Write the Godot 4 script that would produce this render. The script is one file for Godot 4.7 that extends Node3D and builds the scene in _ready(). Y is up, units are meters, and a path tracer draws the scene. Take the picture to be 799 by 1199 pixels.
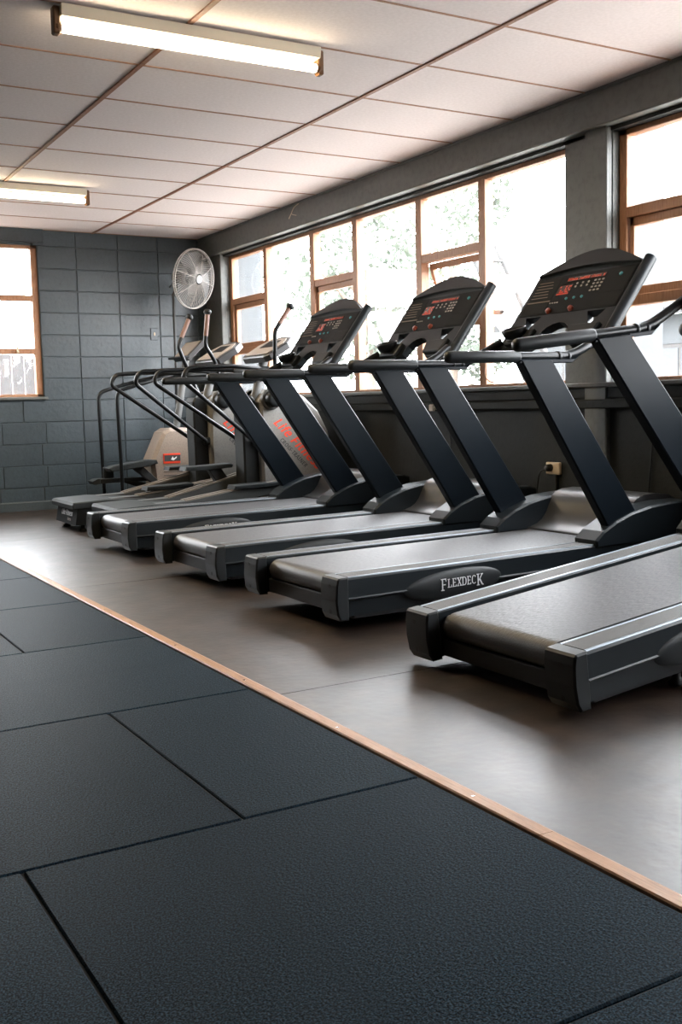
extends Node3D
# A gym: four treadmills in front of a window wall, cross trainers and a stepper at the far block wall.
# World axes: +x towards the window wall, +y up, -z along the room away from the camera.

const FLOOR_Y := -0.010
const XW := 4.20          # inner face of the window wall
const ZF := -9.80         # inner face of the far block wall
const XL := -3.20         # inner face of the wall on the other side
const ZB := 2.20          # inner face of the wall behind the camera
const HC := 2.544         # ceiling height

var M := {}
var taken := {}
var rng := RandomNumberGenerator.new()

# ---------------------------------------------------------------- helpers
func mb() -> SurfaceTool:
	var s := SurfaceTool.new()
	s.begin(Mesh.PRIMITIVE_TRIANGLES)
	return s

func tri(s: SurfaceTool, a: Vector3, b: Vector3, c: Vector3, g := 4294967295) -> void:
	s.set_smooth_group(g)
	s.add_vertex(a)
	s.set_smooth_group(g)
	s.add_vertex(b)
	s.set_smooth_group(g)
	s.add_vertex(c)

func quad(s: SurfaceTool, a: Vector3, b: Vector3, c: Vector3, d: Vector3, g := 4294967295) -> void:
	tri(s, a, b, c, g)
	tri(s, a, c, d, g)

# box with chamfered edges
func cb(s: SurfaceTool, c: Vector3, size: Vector3, bev := 0.004, B := Basis()) -> void:
	var h := size * 0.5
	bev = minf(bev, minf(h.x, minf(h.y, h.z)) * 0.98)
	var i := h - Vector3(bev, bev, bev)
	var p := func(sx, sy, sz, k):
		var v := Vector3(i.x * sx, i.y * sy, i.z * sz)
		if k == 0: v.x = h.x * sx
		elif k == 1: v.y = h.y * sy
		else: v.z = h.z * sz
		return c + B * v
	for k in 3:
		for sg in [-1, 1]:
			var q := []
			for ab in [[-1, -1], [1, -1], [1, 1], [-1, 1]]:
				var sv := [0, 0, 0]
				sv[k] = sg
				sv[(k + 1) % 3] = ab[0]
				sv[(k + 2) % 3] = ab[1]
				q.append(p.call(sv[0], sv[1], sv[2], k))
			if sg < 0: quad(s, q[0], q[1], q[2], q[3])
			else: quad(s, q[3], q[2], q[1], q[0])
	if bev < 0.0002:
		return
	for k in 3:                       # edges along axis k
		var a := (k + 1) % 3
		var b := (k + 2) % 3
		for sa in [-1, 1]:
			for sb in [-1, 1]:
				var s0 := [0, 0, 0]
				var s1 := [0, 0, 0]
				s0[k] = -1; s1[k] = 1
				s0[a] = sa; s1[a] = sa
				s0[b] = sb; s1[b] = sb
				var q0: Vector3 = p.call(s0[0], s0[1], s0[2], a)
				var q1: Vector3 = p.call(s1[0], s1[1], s1[2], a)
				var q2: Vector3 = p.call(s1[0], s1[1], s1[2], b)
				var q3: Vector3 = p.call(s0[0], s0[1], s0[2], b)
				if sa * sb > 0: quad(s, q0, q1, q2, q3)
				else: quad(s, q3, q2, q1, q0)
	for sx in [-1, 1]:
		for sy in [-1, 1]:
			for sz in [-1, 1]:
				var t0: Vector3 = p.call(sx, sy, sz, 0)
				var t1: Vector3 = p.call(sx, sy, sz, 1)
				var t2: Vector3 = p.call(sx, sy, sz, 2)
				if sx * sy * sz > 0: tri(s, t0, t2, t1)
				else: tri(s, t0, t1, t2)

func bx(s: SurfaceTool, x0: float, x1: float, y0: float, y1: float, z0: float, z1: float, bev := 0.003) -> void:
	cb(s, Vector3(x0 + x1, y0 + y1, z0 + z1) * 0.5, Vector3(absf(x1 - x0), absf(y1 - y0), absf(z1 - z0)), bev)

# polygon (local xy) extruded along local z from d0 to d1, with an optional bevel towards both caps
func prism(s: SurfaceTool, poly: PackedVector2Array, d0: float, d1: float, T := Transform3D(), bev := 0.0, smooth := false) -> void:
	if Geometry2D.is_polygon_clockwise(poly):
		poly.reverse()
	var inner := poly
	if bev > 0.0:
		var o := Geometry2D.offset_polygon(poly, -bev, Geometry2D.JOIN_MITER)
		if o.size() == 1 and o[0].size() == poly.size():
			var best := 0
			var bd := 1e9
			for k in poly.size():
				if o[0][k].distance_to(poly[0]) < bd:
					bd = o[0][k].distance_to(poly[0])
					best = k
			var r := PackedVector2Array()
			for k in poly.size(): r.append(o[0][(best + k) % poly.size()])
			if Geometry2D.is_polygon_clockwise(r): r = poly
			inner = r
	var idx := Geometry2D.triangulate_polygon(inner)
	for k in range(0, idx.size(), 3):
		var a := inner[idx[k]]
		var b := inner[idx[k + 1]]
		var c := inner[idx[k + 2]]
		if (b - a).cross(c - a) < 0.0:
			var t := b
			b = c
			c = t
		tri(s, T * Vector3(a.x, a.y, d1), T * Vector3(c.x, c.y, d1), T * Vector3(b.x, b.y, d1))
		tri(s, T * Vector3(a.x, a.y, d0), T * Vector3(b.x, b.y, d0), T * Vector3(c.x, c.y, d0))
	var n := poly.size()
	var g := 7 if smooth else 4294967295
	for k in n:
		var a := poly[k]
		var b := poly[(k + 1) % n]
		var e0 := d0
		var e1 := d1
		if inner != poly:
			e0 = d0 + bev
			e1 = d1 - bev
			var ia := inner[k]
			var ib := inner[(k + 1) % n]
			quad(s, T * Vector3(ia.x, ia.y, d1), T * Vector3(ib.x, ib.y, d1), T * Vector3(b.x, b.y, e1), T * Vector3(a.x, a.y, e1))
			quad(s, T * Vector3(a.x, a.y, e0), T * Vector3(b.x, b.y, e0), T * Vector3(ib.x, ib.y, d0), T * Vector3(ia.x, ia.y, d0))
		quad(s, T * Vector3(a.x, a.y, e1), T * Vector3(b.x, b.y, e1), T * Vector3(b.x, b.y, e0), T * Vector3(a.x, a.y, e0), g)

func tube(s: SurfaceTool, pts: Array, r: float, n := 10, r2 := -1.0, caps := true) -> void:
	if r2 < 0.0: r2 = r
	var m := pts.size()
	var up := Vector3.UP
	var d0: Vector3 = (pts[1] - pts[0]).normalized()
	if absf(d0.dot(up)) > 0.9: up = Vector3.RIGHT
	var side := d0.cross(up).normalized()
	var rings := []
	for k in m:
		var d: Vector3
		if k == 0: d = (pts[1] - pts[0]).normalized()
		elif k == m - 1: d = (pts[k] - pts[k - 1]).normalized()
		else: d = ((pts[k + 1] - pts[k]).normalized() + (pts[k] - pts[k - 1]).normalized()).normalized()
		side = (side - d * side.dot(d)).normalized()
		var w := d.cross(side)
		var rr := lerpf(r, r2, float(k) / (m - 1))
		var ring := []
		for j in n:
			var a := TAU * j / n
			ring.append(pts[k] + (side * cos(a) + w * sin(a)) * rr)
		rings.append(ring)
	for k in m - 1:
		for j in n:
			var j2 := (j + 1) % n
			quad(s, rings[k][j], rings[k + 1][j], rings[k + 1][j2], rings[k][j2], 3)
	if caps:
		for j in range(1, n - 1):
			tri(s, rings[0][0], rings[0][j], rings[0][j + 1])
			tri(s, rings[m - 1][0], rings[m - 1][j + 1], rings[m - 1][j])

# profile of (radius, height) turned round local y
func lathe(s: SurfaceTool, prof: Array, T := Transform3D(), n := 24, smooth := true) -> void:
	var g := 5 if smooth else 4294967295
	for k in prof.size() - 1:
		var a: Vector2 = prof[k]
		var b: Vector2 = prof[k + 1]
		for j in n:
			var t0 := TAU * j / n
			var t1 := TAU * (j + 1) / n
			var p0 := T * Vector3(a.x * cos(t0), a.y, a.x * sin(t0))
			var p1 := T * Vector3(a.x * cos(t1), a.y, a.x * sin(t1))
			var p2 := T * Vector3(b.x * cos(t1), b.y, b.x * sin(t1))
			var p3 := T * Vector3(b.x * cos(t0), b.y, b.x * sin(t0))
			if a.x > 0.00001: tri(s, p0, p1, p2, g)
			if b.x > 0.00001: tri(s, p0, p2, p3, g)

# corners of a path turned into arcs
func bend(pts: Array, r: float, n := 6) -> Array:
	var out := [pts[0]]
	for k in range(1, pts.size() - 1):
		var p: Vector3 = pts[k]
		var a: Vector3 = pts[k - 1] - p
		var b: Vector3 = pts[k + 1] - p
		var rr := minf(r, minf(a.length(), b.length()) * 0.48)
		var pa := p + a.normalized() * rr
		var pb := p + b.normalized() * rr
		for j in n + 1:
			var t := float(j) / n
			out.append(pa.lerp(p, t).lerp(p.lerp(pb, t), t))
	out.append(pts[pts.size() - 1])
	return out

func ob(s: SurfaceTool, called: String, m: Material, parent: Node = self) -> MeshInstance3D:
	s.generate_normals()
	var o := MeshInstance3D.new()
	o.name = called
	o.mesh = s.commit()
	o.material_override = m
	parent.add_child(o, true)
	return o

func inst(mesh: Mesh, called: String, m: Material, at: Vector3, parent: Node) -> MeshInstance3D:
	var o := MeshInstance3D.new()
	o.name = called
	o.mesh = mesh
	o.material_override = m
	o.position = at
	parent.add_child(o, true)
	return o

func numbered(called: String) -> String:
	var k: int = taken.get(called, 0)
	taken[called] = k + 1
	return called if k == 0 else "%s_%03d" % [called, k]

func tag(o: Node, label: String, category: String, group := "") -> void:
	o.set_meta("label", label)
	o.set_meta("category", category)
	if group != "": o.set_meta("group", group)

func thing(called: String, label: String, category: String, at := Vector3.ZERO, group := "") -> Node3D:
	var o := Node3D.new()
	o.name = numbered(called)
	o.position = at
	add_child(o)
	tag(o, label, category, group)
	return o

func setting(called: String) -> Node3D:
	var o := Node3D.new()
	o.name = called
	add_child(o)
	o.set_meta("kind", "structure")
	return o

func words(text: String, size: float, m: Material, called: String, parent: Node, T: Transform3D, serif := false, squeeze := 1.0, bold := false, slant := 0.0) -> MeshInstance3D:
	var f := SystemFont.new()
	f.font_names = PackedStringArray(["Droid Serif" if serif else "Droid Sans"])
	if bold: f.font_weight = 700
	var t := TextMesh.new()
	t.text = text
	t.font = f
	t.font_size = 32
	t.pixel_size = size / 24.0
	t.depth = 0.0015
	t.curve_step = 2.0
	var o := MeshInstance3D.new()
	o.name = called
	o.mesh = t
	o.material_override = m
	var B := Basis(Vector3(squeeze, 0, 0), Vector3(slant, 1, 0), Vector3(0, 0, 1))
	o.transform = T * Transform3D(B, Vector3.ZERO)
	parent.add_child(o, true)
	return o

# ---------------------------------------------------------------- materials
func noise_tex(freq: float, cols: Array, offs: Array, w := 512, oct := 4, sd := 1, normal := false, bump := 4.0, kind := FastNoiseLite.TYPE_SIMPLEX_SMOOTH) -> NoiseTexture2D:
	var n := FastNoiseLite.new()
	n.seed = sd
	n.noise_type = kind
	n.frequency = freq
	n.fractal_octaves = oct
	var t := NoiseTexture2D.new()
	t.width = w
	t.height = w
	t.seamless = true
	t.noise = n
	t.normalize = true
	if normal:
		t.as_normal_map = true
		t.bump_strength = bump
	else:
		var g := Gradient.new()
		g.offsets = PackedFloat32Array(offs)
		g.colors = PackedColorArray(cols)
		t.color_ramp = g
	return t

func std(c: Color, rough: float, metal := 0.0, spec := 0.5) -> StandardMaterial3D:
	var m := StandardMaterial3D.new()
	m.albedo_color = c
	m.roughness = rough
	m.metallic = metal
	m.metallic_specular = spec
	return m

func tri_map(m: StandardMaterial3D, albedo: Texture2D, scale: Vector3, nrm: Texture2D = null, nscale := 0.5, world := true) -> StandardMaterial3D:
	m.uv1_triplanar = true
	m.uv1_world_triplanar = world
	m.uv1_scale = scale
	m.uv1_triplanar_sharpness = 4.0
	if albedo: m.albedo_texture = albedo
	if nrm:
		m.normal_enabled = true
		m.normal_texture = nrm
		m.normal_scale = nscale
	return m

func glow(c: Color, e: float) -> StandardMaterial3D:
	var m := std(c, 0.4)
	m.emission_enabled = true
	m.emission = c
	m.emission_energy_multiplier = e
	return m

func materials() -> void:
	var g := func(v): return Color(v, v, v)
	var fine_n := noise_tex(0.09, [], [], 512, 3, 3, true, 3.0)
	var coarse_n := noise_tex(0.02, [], [], 512, 4, 9, true, 5.0)
	# painted concrete block, three close tones
	var paint := noise_tex(0.035, [g.call(0.86), g.call(0.97), g.call(1.0)], [0.0, 0.5, 1.0], 512, 5, 5)
	var k := 0
	for c in [Color(0.222, 0.262, 0.284), Color(0.212, 0.250, 0.272), Color(0.232, 0.272, 0.296)]:
		M["block%d" % k] = tri_map(std(c, 0.36), paint, Vector3(1.7, 1.7, 1.7), coarse_n, 0.22)
		k += 1
	M.mortar = tri_map(std(Color(0.23, 0.265, 0.28), 0.5), paint, Vector3(2, 2, 2))
	M.wall = tri_map(std(Color(0.155, 0.162, 0.158), 0.55, 0.0, 0.3), paint, Vector3(1.1, 1.1, 1.1), fine_n, 0.12)
	M.beam = tri_map(std(Color(0.36, 0.365, 0.35), 0.5), paint, Vector3(0.9, 0.9, 0.9), fine_n, 0.1)
	# ceiling board
	var board := noise_tex(0.06, [Color(0.95, 0.945, 0.94), Color(1, 1, 1)], [0.0, 1.0], 512, 4, 12)
	k = 0
	for c in [Color(0.93, 0.89, 0.88), Color(0.915, 0.875, 0.865), Color(0.945, 0.905, 0.895)]:
		M["board%d" % k] = tri_map(std(c, 0.85), board, Vector3(1.3, 1.3, 1.3), fine_n, 0.1)
		k += 1
	# timber
	var grain := noise_tex(0.02, [Color(0.78, 0.74, 0.7), Color(0.95, 0.93, 0.9), Color(1, 1, 1)], [0.0, 0.45, 1.0], 512, 5, 21)
	M.batten = tri_map(std(Color(0.60, 0.42, 0.32), 0.6), grain, Vector3(3, 3, 3))
	M.batten_thin = tri_map(std(Color(0.68, 0.52, 0.42), 0.6), grain, Vector3(3, 3, 3))
	M.frame = tri_map(std(Color(0.66, 0.48, 0.355), 0.5), grain, Vector3(6, 0.8, 6), fine_n, 0.1)
	M.strip = tri_map(std(Color(0.64, 0.49, 0.37), 0.42, 0.0, 0.3), grain, Vector3(9, 9, 0.7), fine_n, 0.12)
	# floor
	var conc := noise_tex(0.012, [Color(0.66, 0.64, 0.62), Color(0.84, 0.82, 0.80), Color(1, 0.99, 0.97)], [0.2, 0.5, 0.8], 1024, 8, 31)
	var conc_r := noise_tex(0.02, [g.call(0.90), g.call(0.96), g.call(1.0)], [0.0, 0.5, 1.0], 512, 5, 33)
	M.concrete = tri_map(std(Color(0.205, 0.160, 0.128), 0.42, 0.0, 0.55), conc, Vector3(0.45, 0.45, 0.45), fine_n, 0.05)
	M.concrete.roughness_texture = conc_r
	M.groove = std(Color(0.18, 0.165, 0.15), 0.9)
	var speck := noise_tex(0.30, [Color(0.22, 0.24, 0.25), Color(0.62, 0.64, 0.65), Color(1, 1, 1)], [0.34, 0.52, 0.68], 1024, 3, 41)
	k = 0
	for c in [Color(0.150, 0.218, 0.262), Color(0.138, 0.204, 0.248), Color(0.162, 0.230, 0.274)]:
		M["rubber%d" % k] = tri_map(std(c, 0.55, 0.0, 0.10), speck, Vector3(0.7, 0.7, 0.7), noise_tex(0.30, [], [], 512, 3, 43 + k, true, 5.0), 0.10)
		k += 1
	M.rubber_under = std(Color(0.10, 0.11, 0.115), 0.9)
	# machines
	M.black = tri_map(std(Color(0.118, 0.128, 0.134), 0.45, 0.0, 0.35), null, Vector3(9, 9, 9), fine_n, 0.10, false)
	M.shell = tri_map(std(Color(0.088, 0.108, 0.122), 0.38, 0.0, 0.35), null, Vector3(9, 9, 9), fine_n, 0.08, false)
	M.upright = std(Color(0.062, 0.084, 0.104), 0.36, 0.0, 0.20)
	M.dark = std(Color(0.06, 0.062, 0.064), 0.6)
	M.hole = std(Color(0.04, 0.04, 0.042), 0.7)
	M.hood = std(Color(0.19, 0.188, 0.188), 0.33, 0.0, 0.6)
	M.tread = tri_map(std(Color(0.30, 0.28, 0.26), 0.62), speck, Vector3(6, 6, 6), fine_n, 0.6, false)
	M.edge = std(Color(0.40, 0.43, 0.46), 0.30, 0.3)
	M.belt = tri_map(std(Color(0.235, 0.232, 0.240), 0.50), noise_tex(0.05, [g.call(0.94), g.call(1.0)], [0.2, 0.8], 512, 4, 51), Vector3(0.5, 3.0, 3.0), fine_n, 0.22, false)
	M.roller = std(Color(0.26, 0.265, 0.275), 0.38)
	M.face = std(Color(0.075, 0.08, 0.08), 0.42, 0.0, 0.2)
	M.face2 = std(Color(0.105, 0.11, 0.105), 0.5, 0.0, 0.2)
	M.face_line = std(Color(0.42, 0.37, 0.31), 0.5)
	M.key = std(Color(0.62, 0.60, 0.57), 0.5)
	M.key_teal = std(Color(0.25, 0.58, 0.62), 0.4)
	M.key_red = std(Color(0.50, 0.20, 0.13), 0.4)
	M.display = std(Color(0.20, 0.08, 0.06), 0.25)
	M.led = glow(Color(0.70, 0.22, 0.12), 0.14)
	M.rail = std(Color(0.07, 0.078, 0.085), 0.32, 0.0, 0.35)
	M.steel = std(Color(0.75, 0.76, 0.78), 0.25, 0.9)
	M.white_print = std(Color(0.88, 0.88, 0.88), 0.5)
	M.grey_body = tri_map(std(Color(0.475, 0.462, 0.44), 0.5), paint, Vector3(3, 3, 3), fine_n, 0.08)
	M.beige = tri_map(std(Color(0.55, 0.49, 0.44), 0.5), paint, Vector3(3, 3, 3), fine_n, 0.08)
	M.column = std(Color(0.105, 0.112, 0.112), 0.5, 0.0, 0.35)
	M.column_grey = std(Color(0.34, 0.34, 0.335), 0.45)
	M.arm_grey = std(Color(0.26, 0.27, 0.272), 0.45)
	M.arm_light = std(Color(0.50, 0.465, 0.43), 0.45)
	M.pedal = std(Color(0.165, 0.178, 0.182), 0.6, 0.0, 0.3)
	M.print_red = std(Color(0.86, 0.24, 0.10), 0.5)
	M.print_dark = std(Color(0.20, 0.20, 0.20), 0.5)
	M.print_silver = std(Color(0.66, 0.66, 0.65), 0.4)
	M.arm_brown = std(Color(0.42, 0.30, 0.25), 0.45)
	M.console_beige = std(Color(0.60, 0.55, 0.50), 0.4)
	M.console_dark = std(Color(0.22, 0.22, 0.225), 0.4)
	# fan
	M.fan_wire = std(Color(0.64, 0.62, 0.60), 0.4, 0.2)
	M.fan_blade = std(Color(0.27, 0.27, 0.268), 0.45, 0.1)
	M.fan_hub = std(Color(0.93, 0.94, 0.95), 0.3)
	M.fan_dark = std(Color(0.16, 0.165, 0.165), 0.45)
	# electrics
	M.cream = std(Color(0.80, 0.73, 0.63), 0.4)
	M.plug = std(Color(0.07, 0.07, 0.075), 0.5)
	# lamps
	M.tube = glow(Color(1.0, 0.93, 0.80), 12.0)
	M.lamp_white = std(Color(0.86, 0.82, 0.74), 0.4)
	M.lamp_end = std(Color(0.42, 0.29, 0.18), 0.5)
	# glass
	var gl := std(Color(0.93, 0.97, 0.98, 0.06), 0.02)
	gl.transparency = BaseMaterial3D.TRANSPARENCY_ALPHA
	M.glass = gl
	# outdoors
	M.ground = tri_map(std(Color(0.70, 0.695, 0.685), 0.9), conc, Vector3(0.2, 0.2, 0.2))
	M.white_wall = tri_map(std(Color(0.225, 0.235, 0.245), 0.7), paint, Vector3(0.8, 0.8, 0.8))
	M.roof = tri_map(std(Color(0.15, 0.15, 0.155), 0.8), grain, Vector3(1, 1, 1))
	M.fence = tri_map(std(Color(0.20, 0.185, 0.19), 0.85), grain, Vector3(3, 0.5, 3))
	M.leaf = std(Color(0.25, 0.28, 0.23), 0.7)
	M.leaf.backlight_enabled = true
	M.leaf.backlight = Color(0.10, 0.12, 0.08)
	M.bark = std(Color(0.36, 0.30, 0.25), 0.9)
	M.alu = std(Color(0.14, 0.12, 0.11), 0.6)
	M.dark_pane = std(Color(0.17, 0.19, 0.21), 0.5)

# ---------------------------------------------------------------- camera and light
func camera_and_light() -> void:
	var cam := Camera3D.new()
	cam.name = "camera"
	var right := Vector3(0.86357456, -0.02285387, 0.50370296)
	var up := Vector3(0.07131543, 0.99446597, -0.07714626)
	var back := Vector3(-0.49915237, 0.10254334, 0.86042535)
	cam.transform = Transform3D(Basis(right, up, back).orthonormalized(), Vector3(0, 0.9069, 0))
	cam.fov = rad_to_deg(2.0 * atan(599.5 / 1228.48))
	cam.near = 0.05
	cam.far = 200.0
	add_child(cam)
	cam.current = true
	var sky_mat := ProceduralSkyMaterial.new()
	sky_mat.sky_top_color = Color(0.935, 0.957, 0.98)
	sky_mat.sky_horizon_color = Color(0.97, 0.982, 0.995)
	sky_mat.sky_curve = 0.3
	sky_mat.ground_horizon_color = Color(0.60, 0.60, 0.60)
	sky_mat.ground_bottom_color = Color(0.45, 0.45, 0.45)
	sky_mat.sun_angle_max = 0.0
	sky_mat.sky_energy_multiplier = 1.0
	var sky := Sky.new()
	sky.sky_material = sky_mat
	var env := Environment.new()
	env.background_mode = Environment.BG_SKY
	env.sky = sky
	env.background_energy_multiplier = 18.0
	env.ambient_light_source = Environment.AMBIENT_SOURCE_SKY
	env.tonemap_mode = Environment.TONE_MAPPER_LINEAR
	env.tonemap_exposure = 2.02
	env.sdfgi_enabled = true
	env.ssao_enabled = true
	env.ssil_enabled = true
	var we := WorldEnvironment.new()
	we.environment = env
	add_child(we)

# ---------------------------------------------------------------- room
const BAYS := [-9.345, -8.605, -7.73, -7.045, -6.18, -5.465, -4.64]     # mullion lines of the first window
const OPEN2 := [-4.235, -3.53, -2.68, -1.98, -1.13, -0.43, 0.42]        # second window, runs on past the camera

func room() -> void:
	# ---- floor
	var fl := setting("floor")
	var s := mb()
	bx(s, XL - 0.2, XW + 0.2, -0.2, FLOOR_Y - 0.004, ZF - 0.2, ZB + 0.2, 0.0)
	ob(s, "floor_base", M.groove, fl)
	# concrete slabs meeting in shallow saw cuts
	var zs := [ZB, -0.4, -2.93, -5.35, -7.6, ZF]
	for k in zs.size() - 1:
		s = mb()
		bx(s, 1.40, XW + 0.1, -0.1, FLOOR_Y, zs[k + 1] + 0.0015, zs[k] - 0.0015, 0.0012)
		ob(s, "concrete_slab", M.concrete, fl)
	# rubber tiles, laid in offset rows
	s = mb()
	bx(s, XL, 1.398, -0.1, -0.006, ZF, ZB, 0.0)
	ob(s, "rubber_underlay", M.rubber_under, fl)
	var rows := [0.86, -0.115, -1.097, -2.052, -3.015, -3.965, -4.898, -5.782, -6.70, -7.63, -8.56, ZF]
	var joint := [0.10, 0.93, 0.44, 0.924, 0.41, 0.904, 0.42, 0.91, 0.43, 0.90, 0.42]
	for r in rows.size() - 1:
		var z1: float = rows[r] - 0.003
		var z0: float = rows[r + 1] + 0.003
		var xs := [1.396]
		var x: float = joint[r]
		while x > XL + 0.1:
			xs.append(x)
			x -= 0.965
		xs.append(XL)
		for c in xs.size() - 1:
			s = mb()
			bx(s, xs[c + 1] + 0.003, xs[c] - 0.0025, -0.05, 0.0, z0, z1, 0.0035)
			ob(s, "rubber_tile", M["rubber%d" % ((r * 2 + c) % 3)], fl)
	# timber strip between rubber and concrete
	var tr := setting("trim_1")
	var prof := PackedVector2Array([Vector2(1.398, -0.02), Vector2(1.398, 0.002), Vector2(1.402, 0.005), Vector2(1.436, 0.004), Vector2(1.452, -0.004), Vector2(1.454, -0.02)])
	var cuts := [ZB, -1.62, -4.35, -7.1, ZF]
	for k in cuts.size() - 1:
		s = mb()
		prism(s, prof, cuts[k + 1] + 0.0007, cuts[k] - 0.0007, Transform3D(), 0.0)
		var st := ob(s, "timber_strip", M.strip, tr)
		var z: float = cuts[k] - 0.25
		while z > cuts[k + 1] + 0.1:
			var sc := mb()
			lathe(sc, [Vector2(0.0045, 0.0), Vector2(0.0045, 0.0010), Vector2(0.0, 0.0012)], Transform3D(Basis(), Vector3(1.418, 0.0040, z)), 8, false)
			ob(sc, "screw_head", M.steel, st)
			z -= 0.62
	# ---- far block wall with a window on the left
	far_wall()
	# ---- window wall
	var wr := setting("wall_right")
	s = mb()
	bx(s, XW, XW + 0.16, -0.2, 0.93, ZF - 0.2, ZB + 0.2, 0.0)
	ob(s, "lower_wall", M.wall, wr)
	s = mb()
	bx(s, XW, XW + 0.16, 2.33, 2.75, ZF - 0.2, ZB + 0.2, 0.0)
	ob(s, "lintel", M.wall, wr)
	for p in [[ZF - 0.2, -9.375], [-4.625, -4.262], [0.45, ZB + 0.2]]:
		s = mb()
		bx(s, XW, XW + 0.16, 0.9, 2.4, p[0], p[1], 0.004)
		ob(s, "pier", M.beam, wr)
	# pilasters that stand a little proud of the piers
	for p in [[-9.62, -9.37], [-4.43, -4.262]]:
		s = mb()
		bx(s, 4.165, XW + 0.02, FLOOR_Y - 0.05, 2.38, p[0], p[1], 0.006)
		ob(s, "pilaster", M.beam, wr)
	# white fins outside
	for p in [[-9.85, -9.40], [-4.62, -4.27]]:
		s = mb()
		bx(s, XW + 0.16, XW + 0.42, -0.4, 2.9, p[0], p[1], 0.01)
		ob(s, "outer_fin", M.white_wall, wr)
	# boxed beam under the ceiling, with a thin bead on its lower edge
	s = mb()
	bx(s, 4.121, XW + 0.05, 2.350, HC + 0.1, ZF, ZB, 0.006)
	var bm := ob(s, "beam", M.beam, wr)
	s = mb()
	bx(s, 4.112, 4.13, 2.528, HC + 0.02, ZF, ZB, 0.004)
	ob(s, "beam_bead", M.beam, bm)
	# sill board and the dado rails below it
	var tr2 := setting("trim_2")
	s = mb()
	bx(s, 4.150, XW + 0.10, 0.965, 0.992, ZF, ZB, 0.006)
	ob(s, "sill_board", M.beam, tr2)
	s = mb()
	bx(s, 4.175, XW + 0.02, 0.905, 0.965, ZF, ZB, 0.004)
	ob(s, "apron", M.wall, tr2)
	s = mb()
	bx(s, 4.158, XW + 0.02, 0.845, 0.902, ZF, ZB, 0.010)
	ob(s, "dado_rail", M.wall, tr2)
	windows_right()
	# ---- walls that the camera does not see
	var wl := setting("wall_left")
	s = mb()
	bx(s, XL - 0.16, XL, -0.2, 2.75, ZF - 0.2, ZB + 0.2, 0.0)
	ob(s, "plain_wall", M.wall, wl)
	var wb := setting("wall_back")
	s = mb()
	bx(s, XL - 0.16, XW + 0.16, -0.2, 2.75, ZB, ZB + 0.16, 0.0)
	ob(s, "plain_wall", M.wall, wb)
	ceiling()

func ceiling() -> void:
	var ce := setting("ceiling")
	var s := mb()
	bx(s, XL - 0.2, XW + 0.2, HC + 0.012, HC + 0.2, ZF - 0.2, ZB + 0.2, 0.0)
	ob(s, "ceiling_deck", M.mortar, ce)
	var xs := [4.16]
	var x := 3.0675
	while x > XL:
		xs.append(x)
		x -= 1.236
	xs.append(XL)
	var zs := [ZB]
	var i := -11
	while -4.9737 - 0.6001 * i > ZF:
		var z := -4.9737 - 0.6001 * i
		if z < ZB - 0.05: zs.append(z)
		i += 1
	zs.append(ZF)
	for c in xs.size() - 1:
		for r in zs.size() - 1:
			s = mb()
			bx(s, xs[c + 1] + 0.002, xs[c] - 0.002, HC, HC + 0.014, zs[r + 1] + 0.002, zs[r] - 0.002, 0.0025)
			ob(s, "ceiling_panel", M["board%d" % ((c * 5 + r * 3 + (c * r) % 2) % 3)], ce)
	for c in range(1, xs.size() - 1):
		s = mb()
		bx(s, xs[c] - 0.013, xs[c] + 0.013, HC - 0.007, HC + 0.005, ZF, ZB, 0.002)
		ob(s, "ceiling_batten", M.batten, ce)
	for r in range(1, zs.size() - 1):
		for c in xs.size() - 1:
			s = mb()
			bx(s, xs[c + 1] + 0.013, xs[c] - (0.013 if c > 0 else 0.0), HC - 0.004, HC + 0.005, zs[r] - 0.006, zs[r] + 0.006, 0.0015)
			ob(s, "cross_batten", M.batten_thin, ce)

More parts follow.
